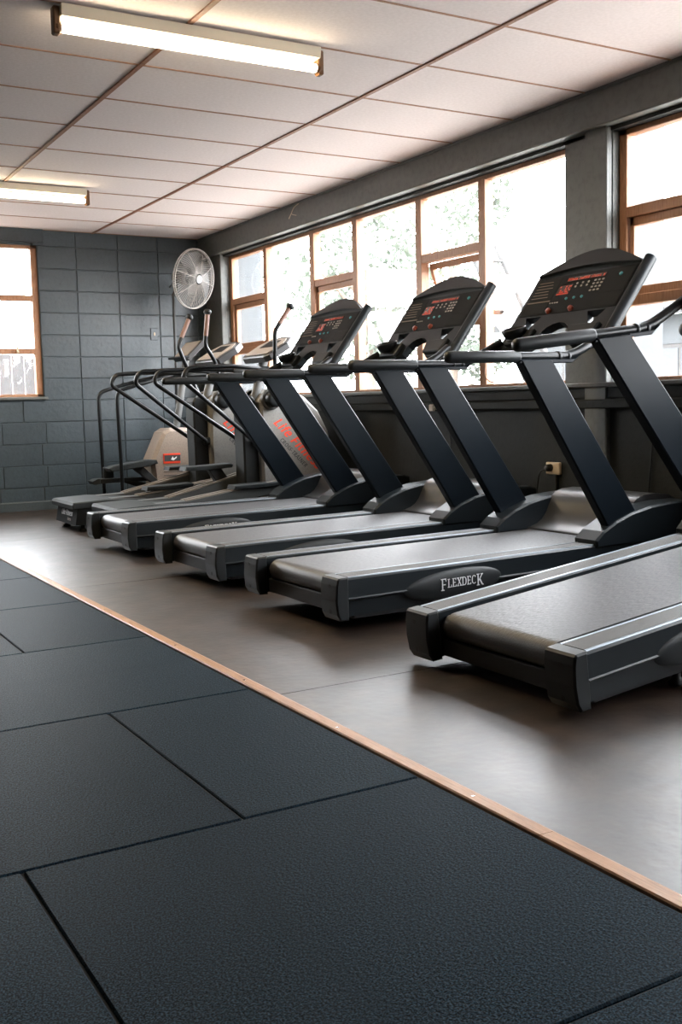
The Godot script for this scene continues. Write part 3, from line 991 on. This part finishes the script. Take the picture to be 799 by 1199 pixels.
# ---------------------------------------------------------------- cross trainers and stepper
func cross_trainer(at: Vector3, label: String, plates: Array, arms: Array) -> void:
	var t := thing("cross_trainer", label, "cross trainer", at, "grey cross trainers by the far wall")
	# tail box with lid
	var s := mb()
	prism(s, PackedVector2Array([Vector2(0.06, 0.04), Vector2(0.08, 0.165), Vector2(0.42, 0.165), Vector2(0.42, 0.04)]), -0.275, 0.275, Transform3D(), 0.006)
	var tb := ob(s, "tail_box", M.black, t)
	s = mb()
	prism(s, PackedVector2Array([Vector2(0.040, 0.165), Vector2(0.036, 0.195), Vector2(0.050, 0.215), Vector2(0.30, 0.225), Vector2(0.62, 0.212), Vector2(0.62, 0.165)]), -0.295, 0.295, Transform3D(), 0.008)
	ob(s, "tail_lid", M.pedal, tb)
	words("Life Fitness", 0.042, M.white_print, "tail_lettering", tb, Transform3D(Basis(Vector3(0, 0, 1), Vector3(0.155, 0.988, 0), Vector3(-0.988, 0.155, 0)), Vector3(0.0695, 0.122, 0.02)), false, 0.95, true, 0.2)
	words("fitness", 0.024, M.print_silver, "tail_lettering", tb, Transform3D(Basis(Vector3(0, 0, 1), Vector3(0.155, 0.988, 0), Vector3(-0.988, 0.155, 0)), Vector3(0.0625, 0.078, 0.09)), false, 1.0, false, 0.0)
	for z in [-0.22, 0.22]:
		s = mb()
		lathe(s, [Vector2(0, 0), Vector2(0.03, 0), Vector2(0.03, 0.012), Vector2(0.014, 0.022), Vector2(0.014, 0.055), Vector2(0, 0.055)], Transform3D(Basis(), Vector3(0.13, FLOOR_Y, z)), 12)
		ob(s, "levelling_foot", M.dark, t)
	# spine
	s = mb()
	prism(s, PackedVector2Array([Vector2(0.40, 0.03), Vector2(0.40, 0.12), Vector2(1.05, 0.12), Vector2(1.25, 0.20), Vector2(1.80, 0.20), Vector2(1.80, 0.03)]), -0.11, 0.11, Transform3D(), 0.006)
	ob(s, "spine", M.arm_grey, t)
	s = mb()
	bx(s, 1.55, 1.63, FLOOR_Y, 0.06, -0.30, 0.30, 0.008)
	ob(s, "cross_foot", M.dark, t)
	# two pedal arms, each with a light top strip and a foot plate on a stem: [side, plate x, plate y]
	for q in plates:
		var z: float = 0.17 * q[0]
		var px: float = q[1]
		var py: float = q[2]
		var hi := maxf(0.0, (py - 0.29) * 0.6)
		s = mb()
		prism(s, PackedVector2Array([Vector2(0.36, 0.165), Vector2(0.36, 0.225), Vector2(0.60, 0.232), Vector2(1.32, 0.325 + hi), Vector2(1.36, 0.30 + hi), Vector2(1.32, 0.235 + hi), Vector2(0.62, 0.165)]), z - 0.055, z + 0.055, Transform3D(), 0.005)
		var arm := ob(s, "pedal_arm", M.arm_grey, t)
		for e in [-0.042, 0.042]:
			s = mb()
			prism(s, PackedVector2Array([Vector2(0.58, 0.229), Vector2(0.58, 0.238), Vector2(1.31, 0.333 + hi), Vector2(1.31, 0.322 + hi)]), z + e - 0.012, z + e + 0.012, Transform3D())
			ob(s, "arm_strip", M.arm_light, arm)
		s = mb()
		prism(s, PackedVector2Array([Vector2(px + 0.20, py), Vector2(px + 0.31, py), Vector2(px + 0.41, 0.25 + hi * 0.6), Vector2(px + 0.30, 0.23 + hi * 0.6)]), z - 0.03, z + 0.03, Transform3D(), 0.004)
		ob(s, "pedal_stem", M.dark, arm)
		s = mb()
		prism(s, PackedVector2Array([Vector2(px, py - 0.008), Vector2(px + 0.01, py + 0.022), Vector2(px + 0.20, py + 0.026), Vector2(px + 0.38, py + 0.034), Vector2(px + 0.40, py + 0.024), Vector2(px + 0.39, py + 0.002), Vector2(px + 0.20, py - 0.010)]), z - 0.07, z + 0.07, Transform3D(), 0.006)
		ob(s, "pedal", M.pedal, arm)
	# column
	s = mb()
	prism(s, PackedVector2Array([Vector2(1.125, 0.20), Vector2(1.115, 0.95), Vector2(1.14, 0.985), Vector2(1.20, 0.985), Vector2(1.235, 0.95), Vector2(1.26, 0.20)]), -0.085, 0.085, Transform3D(), 0.012)
	ob(s, "column", M.column, t)
	s = mb()
	bx(s, 1.255, 1.292, 0.20, 0.92, -0.07, 0.07, 0.01)
	ob(s, "column_trim", M.column_grey, t)
	s = mb()
	tube(s, [Vector3(1.26, 0.95, 0), Vector3(1.37, 1.31, 0)], 0.035, 12)
	ob(s, "mast", M.column_grey, t)
	# drive shroud with lettering
	s = mb()
	var sh := PackedVector2Array([Vector2(1.255, 0.090), Vector2(1.237, 0.600), Vector2(1.243, 0.930), Vector2(1.291, 1.000), Vector2(1.376, 1.035), Vector2(1.497, 1.030), Vector2(1.618, 0.970), Vector2(1.739, 0.860), Vector2(1.824, 0.700), Vector2(1.860, 0.520), Vector2(1.848, 0.320), Vector2(1.787, 0.160), Vector2(1.715, 0.090)])
	prism(s, sh, -0.15, 0.15, Transform3D(), 0.018)
	var shr := ob(s, "drive_shroud", M.grey_body, t)
	var dir := Vector3(0.70, -0.71, 0).normalized()
	var TB := Basis(dir, Vector3(-dir.y, dir.x, 0), Vector3(0, 0, 1))
	words("Life Fitness", 0.076, M.print_red, "shroud_lettering", shr, Transform3D(TB, Vector3(1.555, 0.605, 0.1505)), false, 0.95, true, 0.35)
	words("CROSS-TRAINER", 0.034, M.print_dark, "shroud_lettering", shr, Transform3D(TB, Vector3(1.512, 0.540, 0.1505)), false, 0.9, true, 0.2)
	# pivot hubs of the swinging arms
	for sd in [-1, 1]:
		var HT := Transform3D(Basis(Vector3(1, 0, 0), Vector3(0, 0, sd), Vector3(0, -sd, 0)), Vector3(1.325, 0.955, 0.15 * sd))
		s = mb()
		lathe(s, [Vector2(0.0, 0.105), Vector2(0.045, 0.105), Vector2(0.062, 0.095), Vector2(0.066, 0.08), Vector2(0.066, 0.035), Vector2(0.075, 0.0)], HT, 22)
		var hub := ob(s, "pivot_hub", M.black, t)
		s = mb()
		lathe(s, [Vector2(0.078, -0.012), Vector2(0.082, 0.0), Vector2(0.082, 0.022), Vector2(0.078, 0.030), Vector2(0.066, 0.032)], HT, 22)
		ob(s, "hub_collar", M.column_grey, hub)
	# swinging arms: [side, knee x and y, elbow x and y, knob x and y]
	for q in arms:
		var z: float = 0.235 * q[0]
		var knob := Vector3(q[5], q[6], z)
		var elbow := Vector3(q[3], q[4], z)
		s = mb()
		tube(s, bend([Vector3(1.325, 0.955, z), Vector3(q[1], q[2], z), elbow, elbow.lerp(knob, 0.35)], 0.09), 0.0165, 10)
		ob(s, "swing_arm", M.rail, t)
		s = mb()
		tube(s, [elbow.lerp(knob, 0.3), elbow.lerp(knob, 0.6), knob], 0.019, 12)
		ob(s, "swing_grip", M.arm_brown, t)
		s = mb()
		var d := (knob - elbow).normalized()
		lathe(s, [Vector2(0, -0.012), Vector2(0.022, -0.010), Vector2(0.030, 0.004), Vector2(0.030, 0.020), Vector2(0.020, 0.030), Vector2(0, 0.032)], Transform3D(Basis(Vector3(0, 0, 1), -atan2(d.x, d.y)), knob), 14)
		ob(s, "grip_knob", M.column, t)
	# looped hand rails
	for sd in [-1, 1]:
		var z: float = 0.29 * sd
		s = mb()
		tube(s, bend([Vector3(1.20, 1.185, z * 0.8), Vector3(0.92, 1.200, z), Vector3(0.60, 1.185, z), Vector3(0.56, 1.10, z), Vector3(1.20, 0.63, z * 0.45)], 0.085), 0.0165, 12)
		ob(s, "hand_rail", M.rail, t)
	s = mb()
	bx(s, 1.19, 1.30, 1.15, 1.20, -0.23, 0.23, 0.015)
	ob(s, "rail_bridge", M.column, t)
	s = mb()
	bx(s, 1.19, 1.27, 0.60, 0.66, -0.13, 0.13, 0.012)
	ob(s, "rail_clamp", M.column, t)
	# console
	var CT := Transform3D(Basis(Vector3(0, 0, 1), Vector3(0.86, 0.51, 0), Vector3(-0.51, 0.86, 0)), Vector3(1.255, 1.275, 0))
	s = mb()
	prism(s, PackedVector2Array([Vector2(-0.235, 0.03), Vector2(-0.18, 0.0), Vector2(0.18, 0.0), Vector2(0.235, 0.03), Vector2(0.25, 0.20), Vector2(0.17, 0.30), Vector2(0.0, 0.33), Vector2(-0.17, 0.30), Vector2(-0.25, 0.20)]), -0.055, 0.0, CT, 0.008)
	var c := ob(s, "console", M.console_dark, t)
	s = mb()
	prism(s, PackedVector2Array([Vector2(-0.20, 0.035), Vector2(0.20, 0.035), Vector2(0.215, 0.19), Vector2(0.14, 0.27), Vector2(-0.14, 0.27), Vector2(-0.215, 0.19)]), 0.0, 0.006, CT, 0.002)
	ob(s, "console_face", M.console_beige, c)
	s = mb()
	prism(s, PackedVector2Array([Vector2(-0.11, 0.14), Vector2(0.11, 0.14), Vector2(0.10, 0.24), Vector2(-0.10, 0.24)]), 0.006, 0.008, CT)
	ob(s, "display", M.face, c)

func stepper() -> void:
	var t := thing("stair_stepper", "beige stair stepper with tall bent handrails in front of the block wall", "stepper", Vector3(2.80, 0, -9.03))
	var s := mb()
	bx(s, 0.10, 1.02, FLOOR_Y, 0.06, -0.16, 0.16, 0.01)
	ob(s, "base", M.column, t)
	s = mb()
	bx(s, 0.08, 0.15, FLOOR_Y, 0.05, -0.30, 0.30, 0.01)
	ob(s, "cross_foot", M.column, t)
	s = mb()
	prism(s, PackedVector2Array([Vector2(0.47, 0.05), Vector2(0.43, 0.44), Vector2(0.45, 0.48), Vector2(0.55, 0.69), Vector2(0.61, 0.725), Vector2(0.78, 0.725), Vector2(0.88, 0.66), Vector2(0.92, 0.40), Vector2(0.92, 0.05)]), -0.13, 0.13, Transform3D(), 0.03)
	var b := ob(s, "housing", M.beige, t)
	s = mb()
	bx(s, 0.54, 0.70, 0.41, 0.50, 0.128, 0.136, 0.002)
	var dc := ob(s, "decal", M.print_red, b)
	s = mb()
	bx(s, 0.548, 0.70, 0.43, 0.485, 0.135, 0.138, 0.0005)
	ob(s, "decal_band", M.print_dark, dc)
	s = mb()
	prism(s, PackedVector2Array([Vector2(0.61, 0.446), Vector2(0.635, 0.438), Vector2(0.665, 0.46), Vector2(0.665, 0.472), Vector2(0.64, 0.455), Vector2(0.625, 0.472)]), 0.137, 0.139)
	ob(s, "decal_mark", M.white_print, dc)
	s = mb()
	for k in 3:
		s = mb()
		bx(s, 0.54, 0.72, 0.365 - 0.032 * k, 0.371 - 0.032 * k, 0.126, 0.1335, 0.0005)
		ob(s, "vent_slot", M.print_dark, b)
	# pedals on their levers
	for q in [[0.115, 0.385, 0.02, 0.16], [-0.115, 0.265, -0.06, 0.05]]:
		s = mb()
		prism(s, PackedVector2Array([Vector2(q[2] + 0.02, q[1] - 0.02), Vector2(q[2], q[1] + 0.01), Vector2(q[2] + 0.05, q[1] + 0.03), Vector2(q[2] + 0.36, q[1] + 0.075 * q[3] * 6.0), Vector2(q[2] + 0.44, q[1] + 0.068 * q[3] * 6.0), Vector2(q[2] + 0.45, q[1] + 0.035 * q[3] * 6.0), Vector2(q[2] + 0.36, q[1] + 0.010)]), q[0] - 0.075, q[0] + 0.075, Transform3D(), 0.008)
		var p := ob(s, "pedal", M.pedal, t)
		s = mb()
		prism(s, PackedVector2Array([Vector2(q[2] + 0.22, q[1] + 0.01), Vector2(q[2] + 0.32, q[1] + 0.02), Vector2(0.55, 0.20), Vector2(0.55, 0.14)]), q[0] - 0.025, q[0] + 0.025, Transform3D(), 0.004)
		ob(s, "pedal_lever", M.dark, p)
	s = mb()
	bx(s, -0.02, 0.45, 0.262, 0.300, 0.045, 0.075, 0.006)
	ob(s, "link_bar", M.column, t)
	s = mb()
	bx(s, 0.03, 0.12, 0.30, 0.40, -0.04, 0.02, 0.01)
	ob(s, "damper", M.column, t)
	# tall rails: up from the base, bent forward to the mast
	for sd in [-1, 1]:
		var z: float = 0.26 * sd
		s = mb()
		tube(s, bend([Vector3(0.115, FLOOR_Y + 0.03, z), Vector3(0.095, 1.055, z), Vector3(0.30, 1.115, z), Vector3(0.74, 1.22, z * 0.8)], 0.07), 0.0165, 12)
		ob(s, "hand_rail", M.rail, t)
	s = mb()
	tube(s, [Vector3(0.72, 0.70, 0), Vector3(0.85, 1.37, 0)], 0.032, 12)
	ob(s, "mast", M.column_grey, t)
	s = mb()
	bx(s, 0.70, 0.78, 1.18, 1.24, -0.23, 0.23, 0.012)
	ob(s, "rail_bridge", M.column, t)
	var CT := Transform3D(Basis(Vector3(0, 0, 1), Vector3(0.70, 0.714, 0), Vector3(-0.714, 0.70, 0)), Vector3(0.79, 1.355, -0.02))
	s = mb()
	prism(s, PackedVector2Array([Vector2(-0.17, 0.0), Vector2(0.17, 0.0), Vector2(0.20, 0.22), Vector2(-0.20, 0.22)]), -0.05, 0.0, CT, 0.008)
	var c := ob(s, "console", M.console_dark, t)
	s = mb()
	prism(s, PackedVector2Array([Vector2(-0.15, 0.02), Vector2(0.15, 0.02), Vector2(0.175, 0.20), Vector2(-0.175, 0.20)]), 0.0, 0.005, CT, 0.002)
	ob(s, "console_face", M.console_beige, c)
	s = mb()
	bx(s, 0.75, 0.81, 1.345, 1.365, -0.20, 0.18, 0.006)
	ob(s, "reading_ledge", M.column, t)

# ---------------------------------------------------------------- pedestal fan
func fan() -> void:
	var t := thing("pedestal_fan", "tall pedestal fan with a round wire cage in the far corner", "fan", Vector3(3.70, FLOOR_Y, -9.42))
	var s := mb()
	lathe(s, [Vector2(0, 0), Vector2(0.22, 0), Vector2(0.23, 0.012), Vector2(0.20, 0.035), Vector2(0.05, 0.06), Vector2(0.03, 0.09), Vector2(0, 0.09)], Transform3D(), 28)
	ob(s, "base", M.fan_dark, t)
	s = mb()
	tube(s, [Vector3(0, 0.05, 0), Vector3(0, 1.25, 0)], 0.021, 12)
	tube(s, [Vector3(0, 1.22, 0), Vector3(0, 1.98, 0)], 0.014, 12)
	lathe(s, [Vector2(0.014, -0.02), Vector2(0.028, -0.02), Vector2(0.028, 0.03), Vector2(0.014, 0.035)], Transform3D(Basis(), Vector3(0, 1.23, 0)), 14)
	ob(s, "pole", M.fan_dark, t)
	# head: axis turned 26 degrees from +z towards +x and tipped down
	var yaw := deg_to_rad(27.0)
	var tip := deg_to_rad(9.0)
	var ax := Vector3(sin(yaw) * cos(tip), -sin(tip), cos(yaw) * cos(tip))
	var rt := Vector3(cos(yaw), 0, -sin(yaw))
	var up := ax.cross(rt).normalized()
	var c := Vector3(0.145, 2.105, 0.16)
	var H := Transform3D(Basis(rt, ax, rt.cross(ax).normalized()), c)   # local y = axis
	s = mb()
	lathe(s, [Vector2(0, -0.24), Vector2(0.05, -0.235), Vector2(0.068, -0.21), Vector2(0.072, -0.12), Vector2(0.06, -0.085), Vector2(0, -0.08)], H, 22)
	tube(s, [Vector3(0, 1.96, 0), H * Vector3(0, -0.16, 0)], 0.018, 10)
	ob(s, "motor", M.fan_dark, t)
	s = mb()
	tube(s, [H * Vector3(-0.07, -0.12, 0.02), H * Vector3(-0.11, -0.16, 0.06), H * Vector3(-0.10, -0.2, 0.10), H * Vector3(-0.05, -0.2, 0.09)], 0.004, 6)
	ob(s, "motor_cord", M.plug, t)
	# cage
	var R := 0.272
	var prof := func(u): return Vector2(lerpf(0.05, R, u), 0.062 * sqrt(maxf(0.0, 1.0 - u * u * 0.92)) )
	s = mb()
	var ring := func(r, y, th, m):
		var pts := []
		for k in m + 1:
			var a: float = TAU * k / m
			pts.append(H * Vector3(r * cos(a), y, r * sin(a)))
		tube(s, pts, th, 6, -1.0, false)
	ring.call(R, 0.012, 0.0055, 48)
	ring.call(R, -0.012, 0.0055, 48)
	ob(s, "cage_rim", M.fan_wire, t)
	s = mb()
	for side in [1, -1]:
		for k in 72:
			var a := TAU * k / 72.0
			var pts := []
			for j in 5:
				var u := j / 4.0
				var q: Vector2 = prof.call(u)
				var a2: float = a + 0.35 * (1.0 - u) * side
				pts.append(H * Vector3(q.x * cos(a2), (q.y + 0.0) * side, q.x * sin(a2)))
			tube(s, pts, 0.0015, 4, -1.0, false)
	var wires := ob(s, "cage_wires", M.fan_wire, t)
	wires.set_meta("kind", "stuff")
	s = mb()
	for k in 8:
		var a := TAU * k / 8.0 + 0.2
		var pts := []
		for j in 5:
			var q: Vector2 = prof.call(j / 4.0)
			pts.append(H * Vector3(q.x * cos(a), q.y + 0.003, q.x * sin(a)))
		tube(s, pts, 0.003, 6)
	ring.call(0.17, 0.054, 0.0022, 36)
	ob(s, "cage_spokes", M.fan_wire, t).set_meta("kind", "stuff")
	s = mb()
	lathe(s, [Vector2(0, 0.075), Vector2(0.03, 0.074), Vector2(0.036, 0.068), Vector2(0.036, 0.060), Vector2(0, 0.058)], H, 20)
	ob(s, "cage_badge", M.fan_hub, t)
	# blades
	for k in 3:
		s = mb()
		var grid := []
		for i in 6:
			var row := []
			for j in 5:
				var r := lerpf(0.045, 0.242, i / 5.0)
				var w := 0.40 + 0.55 * (i / 5.0)
				var a := TAU * k / 3.0 + (j / 4.0 - 0.5) * w * 1.25 + 0.25 * i / 5.0
				row.append(H * Vector3(r * cos(a), -0.006 + (j / 4.0 - 0.5) * 0.055, r * sin(a)))
			grid.append(row)
		for i in 5:
			for j in 4:
				quad(s, grid[i][j], grid[i][j + 1], grid[i + 1][j + 1], grid[i + 1][j], 2)
		ob(s, "blade", M.fan_blade, t)
	s = mb()
	lathe(s, [Vector2(0, 0.025), Vector2(0.03, 0.022), Vector2(0.046, 0.0), Vector2(0.046, -0.03), Vector2(0, -0.03)], H, 20)
	ob(s, "blade_hub", M.fan_blade, t)

# ---------------------------------------------------------------- electrics
func electrics() -> void:
	var o := thing("wall_socket", "cream wall socket with a black plug on the dark wall under the window", "socket", Vector3(XW, 0.50, -4.708))
	var s := mb()
	cb(s, Vector3(-0.012, 0, 0), Vector3(0.024, 0.072, 0.118), 0.005)
	ob(s, "socket_plate", M.cream, o)
	s = mb()
	lathe(s, [Vector2(0, 0.036), Vector2(0.016, 0.036), Vector2(0.021, 0.028), Vector2(0.022, 0.0), Vector2(0, 0.0)], Transform3D(Basis(Vector3(0, 1, 0), Vector3(-1, 0, 0), Vector3(0, 0, 1)), Vector3(-0.024, 0.004, -0.014)), 16)
	ob(s, "plug", M.plug, o)
	s = mb()
	tube(s, bend([Vector3(-0.05, 0.0, -0.02), Vector3(-0.07, -0.02, -0.06), Vector3(-0.055, -0.12, -0.10), Vector3(-0.04, -0.40, -0.14), Vector3(-0.06, -0.50, -0.16)], 0.06), 0.005, 8)
	ob(s, "power_cord", M.plug, o)
	s = mb()
	bx(s, -0.026, 0.0, -0.51, -0.036, 0.004, 0.034, 0.005)
	ob(s, "conduit", M.wall, o)
	o = thing("junction_box", "small cream junction box under the sill beside the second treadmill's upright", "socket", Vector3(4.158, 0.866, -5.86))
	s = mb()
	cb(s, Vector3(-0.012, 0, -0.02), Vector3(0.024, 0.045, 0.05), 0.005)
	ob(s, "box_cover", M.cream, o)
	s = mb()
	lathe(s, [Vector2(0, 0.03), Vector2(0.012, 0.03), Vector2(0.014, 0.0), Vector2(0, 0.0)], Transform3D(Basis(Vector3(0, 1, 0), Vector3(-1, 0, 0), Vector3(0, 0, 1)), Vector3(-0.0, 0.0, 0.028)), 12)
	ob(s, "cable_gland", M.cream, o)
	s = mb()
	tube(s, bend([Vector3(4.186, 0.845, -3.935), Vector3(4.19, 0.60, -3.95), Vector3(4.192, 0.30, -3.985), Vector3(4.19, FLOOR_Y + 0.006, -4.0)], 0.1), 0.004, 6)
	tag(ob(s, "hanging_cable", M.plug), "thin black cable hanging down the wall at the right edge", "cable")
	s = mb()
	tube(s, bend([Vector3(4.186, 0.845, -5.75), Vector3(4.19, 0.55, -5.72), Vector3(4.192, 0.25, -5.78), Vector3(4.19, FLOOR_Y + 0.006, -5.8)], 0.1), 0.003, 6)
	tag(ob(s, "hanging_cable_001", M.wall), "thin grey cable on the wall below the small cream box", "cable")
	# light switch on the block wall behind the machines
	o = thing("wall_switch", "pale switch plate on the block wall below the fan", "switch", Vector3(3.635, 1.62, ZF))
	s = mb()
	cb(s, Vector3(0, 0, 0.005), Vector3(0.075, 0.115, 0.010), 0.003)
	ob(s, "switch_plate", M.block2, o)
	s = mb()
	cb(s, Vector3(0, 0.0, 0.012), Vector3(0.014, 0.03, 0.008), 0.002)
	ob(s, "rocker", M.cream, o)
	# loose wire end below the ceiling at the beam
	s = mb()
	tube(s, bend([Vector3(4.115, 2.525, -7.66), Vector3(4.09, 2.50, -7.70), Vector3(4.085, 2.455, -7.74), Vector3(4.095, 2.425, -7.80)], 0.02), 0.0032, 6)
	tube(s, bend([Vector3(4.085, 2.455, -7.74), Vector3(4.08, 2.44, -7.70), Vector3(4.09, 2.43, -7.66)], 0.02), 0.0025, 6)
	tag(ob(s, "wire_end", M.cream), "loose pale wire end poking out at the ceiling beam", "wire")

# ---------------------------------------------------------------- outdoors
func tree(called: String, label: String, at: Vector3, h: float, r: float, n: int, sd: int) -> void:
	var t := thing(called, label, "tree", at, "trees outside the windows")
	var q := RandomNumberGenerator.new()
	q.seed = sd
	var s := mb()
	tube(s, [Vector3.ZERO, Vector3(0.05, h * 0.35, 0.03), Vector3(-0.04, h * 0.7, 0.06)], 0.13, 8, 0.05)
	for k in 7:
		var a := q.randf() * TAU
		var y := h * q.randf_range(0.3, 0.6)
		tube(s, [Vector3(0, y, 0), Vector3(cos(a) * r * 0.4, y + h * 0.12, sin(a) * r * 0.4), Vector3(cos(a) * r * 0.75, y + h * 0.2, sin(a) * r * 0.75)], 0.05, 6, 0.015)
	ob(s, "trunk", M.bark, t)
	s = mb()
	var lumps := []
	for k in 15:
		var a := q.randf() * TAU
		var rr := r * sqrt(q.randf()) * 0.75
		lumps.append([Vector3(cos(a) * rr, h * q.randf_range(0.35, 0.92), sin(a) * rr), r * q.randf_range(0.28, 0.5)])
	for k in n:
		var l: Array = lumps[q.randi() % lumps.size()]
		var d: Vector3 = Vector3(q.randfn(), q.randfn(), q.randfn()).normalized() * l[1] * pow(q.randf(), 0.4)
		var p: Vector3 = l[0] + d
		var u := Vector3(q.randfn(), q.randfn(), q.randfn()).normalized()
		var v := u.cross(Vector3(q.randfn(), q.randfn(), q.randfn()).normalized()).normalized()
		var w := q.randf_range(0.05, 0.11)
		quad(s, p - u * w, p + v * w * 0.5, p + u * w, p - v * w * 0.5)
	ob(s, "foliage", M.leaf, t).set_meta("kind", "stuff")

func outdoors() -> void:
	var gr := setting("ground_outside")
	var s := mb()
	bx(s, XW + 0.16, 45.0, -0.7, -0.4, -45.0, 20.0, 0.0)
	bx(s, -25.0, XW + 0.16, -0.7, -0.4, -45.0, ZF - 0.2, 0.0)
	ob(s, "yard", M.ground, gr)
	tree("broad_tree", "pale leafy tree seen through the middle window panes", Vector3(9.9, -0.4, -16.0), 5.2, 1.5, 2600, 3)
	tree("broad_tree_001", "pale leafy tree further left behind the swinging grip", Vector3(8.4, -0.4, -20.0), 5.0, 1.5, 2200, 4)
	tree("broad_tree_002", "tall pale tree left of the second console's window", Vector3(13.2, -0.4, -18.0), 6.0, 1.5, 2600, 6)
	# neighbour's house: walls, gable roof, windows
	var h := thing("neighbour_house", "pale house with a low roof outside the large window panes", "house", Vector3(12.5, -0.4, -10.6))
	s = mb()
	bx(s, 0.0, 6.0, 0.0, 2.55, -4.2, 6.0, 0.02)
	ob(s, "wall", M.white_wall, h)
	s = mb()
	prism(s, PackedVector2Array([Vector2(-0.5, 2.50), Vector2(3.0, 3.75), Vector2(6.5, 2.50), Vector2(6.5, 2.62), Vector2(3.0, 3.90), Vector2(-0.5, 2.62)]), -4.6, 6.4)
	ob(s, "roof", M.roof, h)
	for z in [-3.2, -1.2, 0.9, 3.2]:
		s = mb()
		bx(s, -0.04, 0.03, 0.9, 2.1, z, z + 1.2, 0.01)
		var wn := ob(s, "window", M.alu, h)
		s = mb()
		bx(s, -0.05, -0.03, 0.97, 2.03, z + 0.07, z + 0.57, 0.0)
		bx(s, -0.05, -0.03, 0.97, 2.03, z + 0.63, z + 1.13, 0.0)
		ob(s, "pane", M.dark_pane, wn)
	s = mb()
	bx(s, 1.2, 1.8, 3.0, 4.15, -0.9, -0.3, 0.02)
	ob(s, "chimney", M.dark_pane, h)
	# ladder that leans against the eaves outside
	var ld := thing("ladder", "aluminium ladder leaning outside behind the largest window pane", "ladder", Vector3(6.0, 0, 0))
	var a := Vector3(0.0, -0.40, -5.95)
	var b := Vector3(0.0, 2.30, -7.68)
	for e in [-0.16, 0.16]:
		s = mb()
		tube(s, [a + Vector3(e, 0, 0), b + Vector3(e, 0, 0)], 0.035, 8)
		ob(s, "stile", M.alu, ld)
	for k in 9:
		s = mb()
		var p := a.lerp(b, (k + 0.5) / 9.0)
		tube(s, [p + Vector3(-0.16, 0, 0), p + Vector3(0.16, 0, 0)], 0.016, 8)
		ob(s, "rung", M.alu, ld)
	# paling fence and a bush behind the far window
	var fe := thing("paling_fence", "weathered paling fence outside the window on the far wall", "fence", Vector3(0, -0.4, -12.6))
	s = mb()
	bx(s, -1.5, 4.4, 0.45, 0.54, -0.06, -0.01, 0.005)
	bx(s, -1.5, 4.4, 1.35, 1.44, -0.06, -0.01, 0.005)
	ob(s, "fence_rail", M.fence, fe)
	s = mb()
	prism(s, PackedVector2Array([Vector2(-0.07, 0), Vector2(0.07, 0), Vector2(0.07, 1.93), Vector2(0.062, 1.94), Vector2(-0.062, 1.94), Vector2(-0.07, 1.93)]), 0.0, 0.02)
	s.generate_normals()
	var pal := s.commit()
	var x := -1.4
	while x < 4.35:
		inst(pal, "paling", M.fence, Vector3(x, rng.randf_range(-0.03, 0.03), 0), fe)
		x += 0.146
	tree("garden_bush", "low pale bush behind the paling fence at the left edge", Vector3(2.05, -0.4, -14.6), 2.7, 0.9, 1600, 8)

func _ready() -> void:
	rng.seed = 11
	camera_and_light()
	materials()
	room()
	lamp(Vector3(1.878, HC - 0.007, -4.40), "long fluorescent lamp nearest the camera at the top of the picture")
	lamp(Vector3(1.828, HC - 0.007, -7.88), "fluorescent lamp further away, cut off by the left edge")
	treadmills()
	cross_trainer(Vector3(2.25, 0, -7.34), "grey cross trainer beside the farthest treadmill, red lettering in view", [[-1, 0.715, 0.435], [1, 0.96, 0.30]], [[1, 1.33, 1.20, 1.335, 1.46, 1.465, 1.635]])
	cross_trainer(Vector3(2.145, 0, -8.05), "grey cross trainer nearer the block wall, its dark tail box at the left", [[1, 0.64, 0.275], [-1, 0.96, 0.40]], [[1, 1.265, 1.26, 1.175, 1.39, 1.205, 1.645], [-1, 1.195, 1.255, 1.132, 1.415, 1.24, 1.645]])
	stepper()
	fan()
	electrics()
	outdoors()
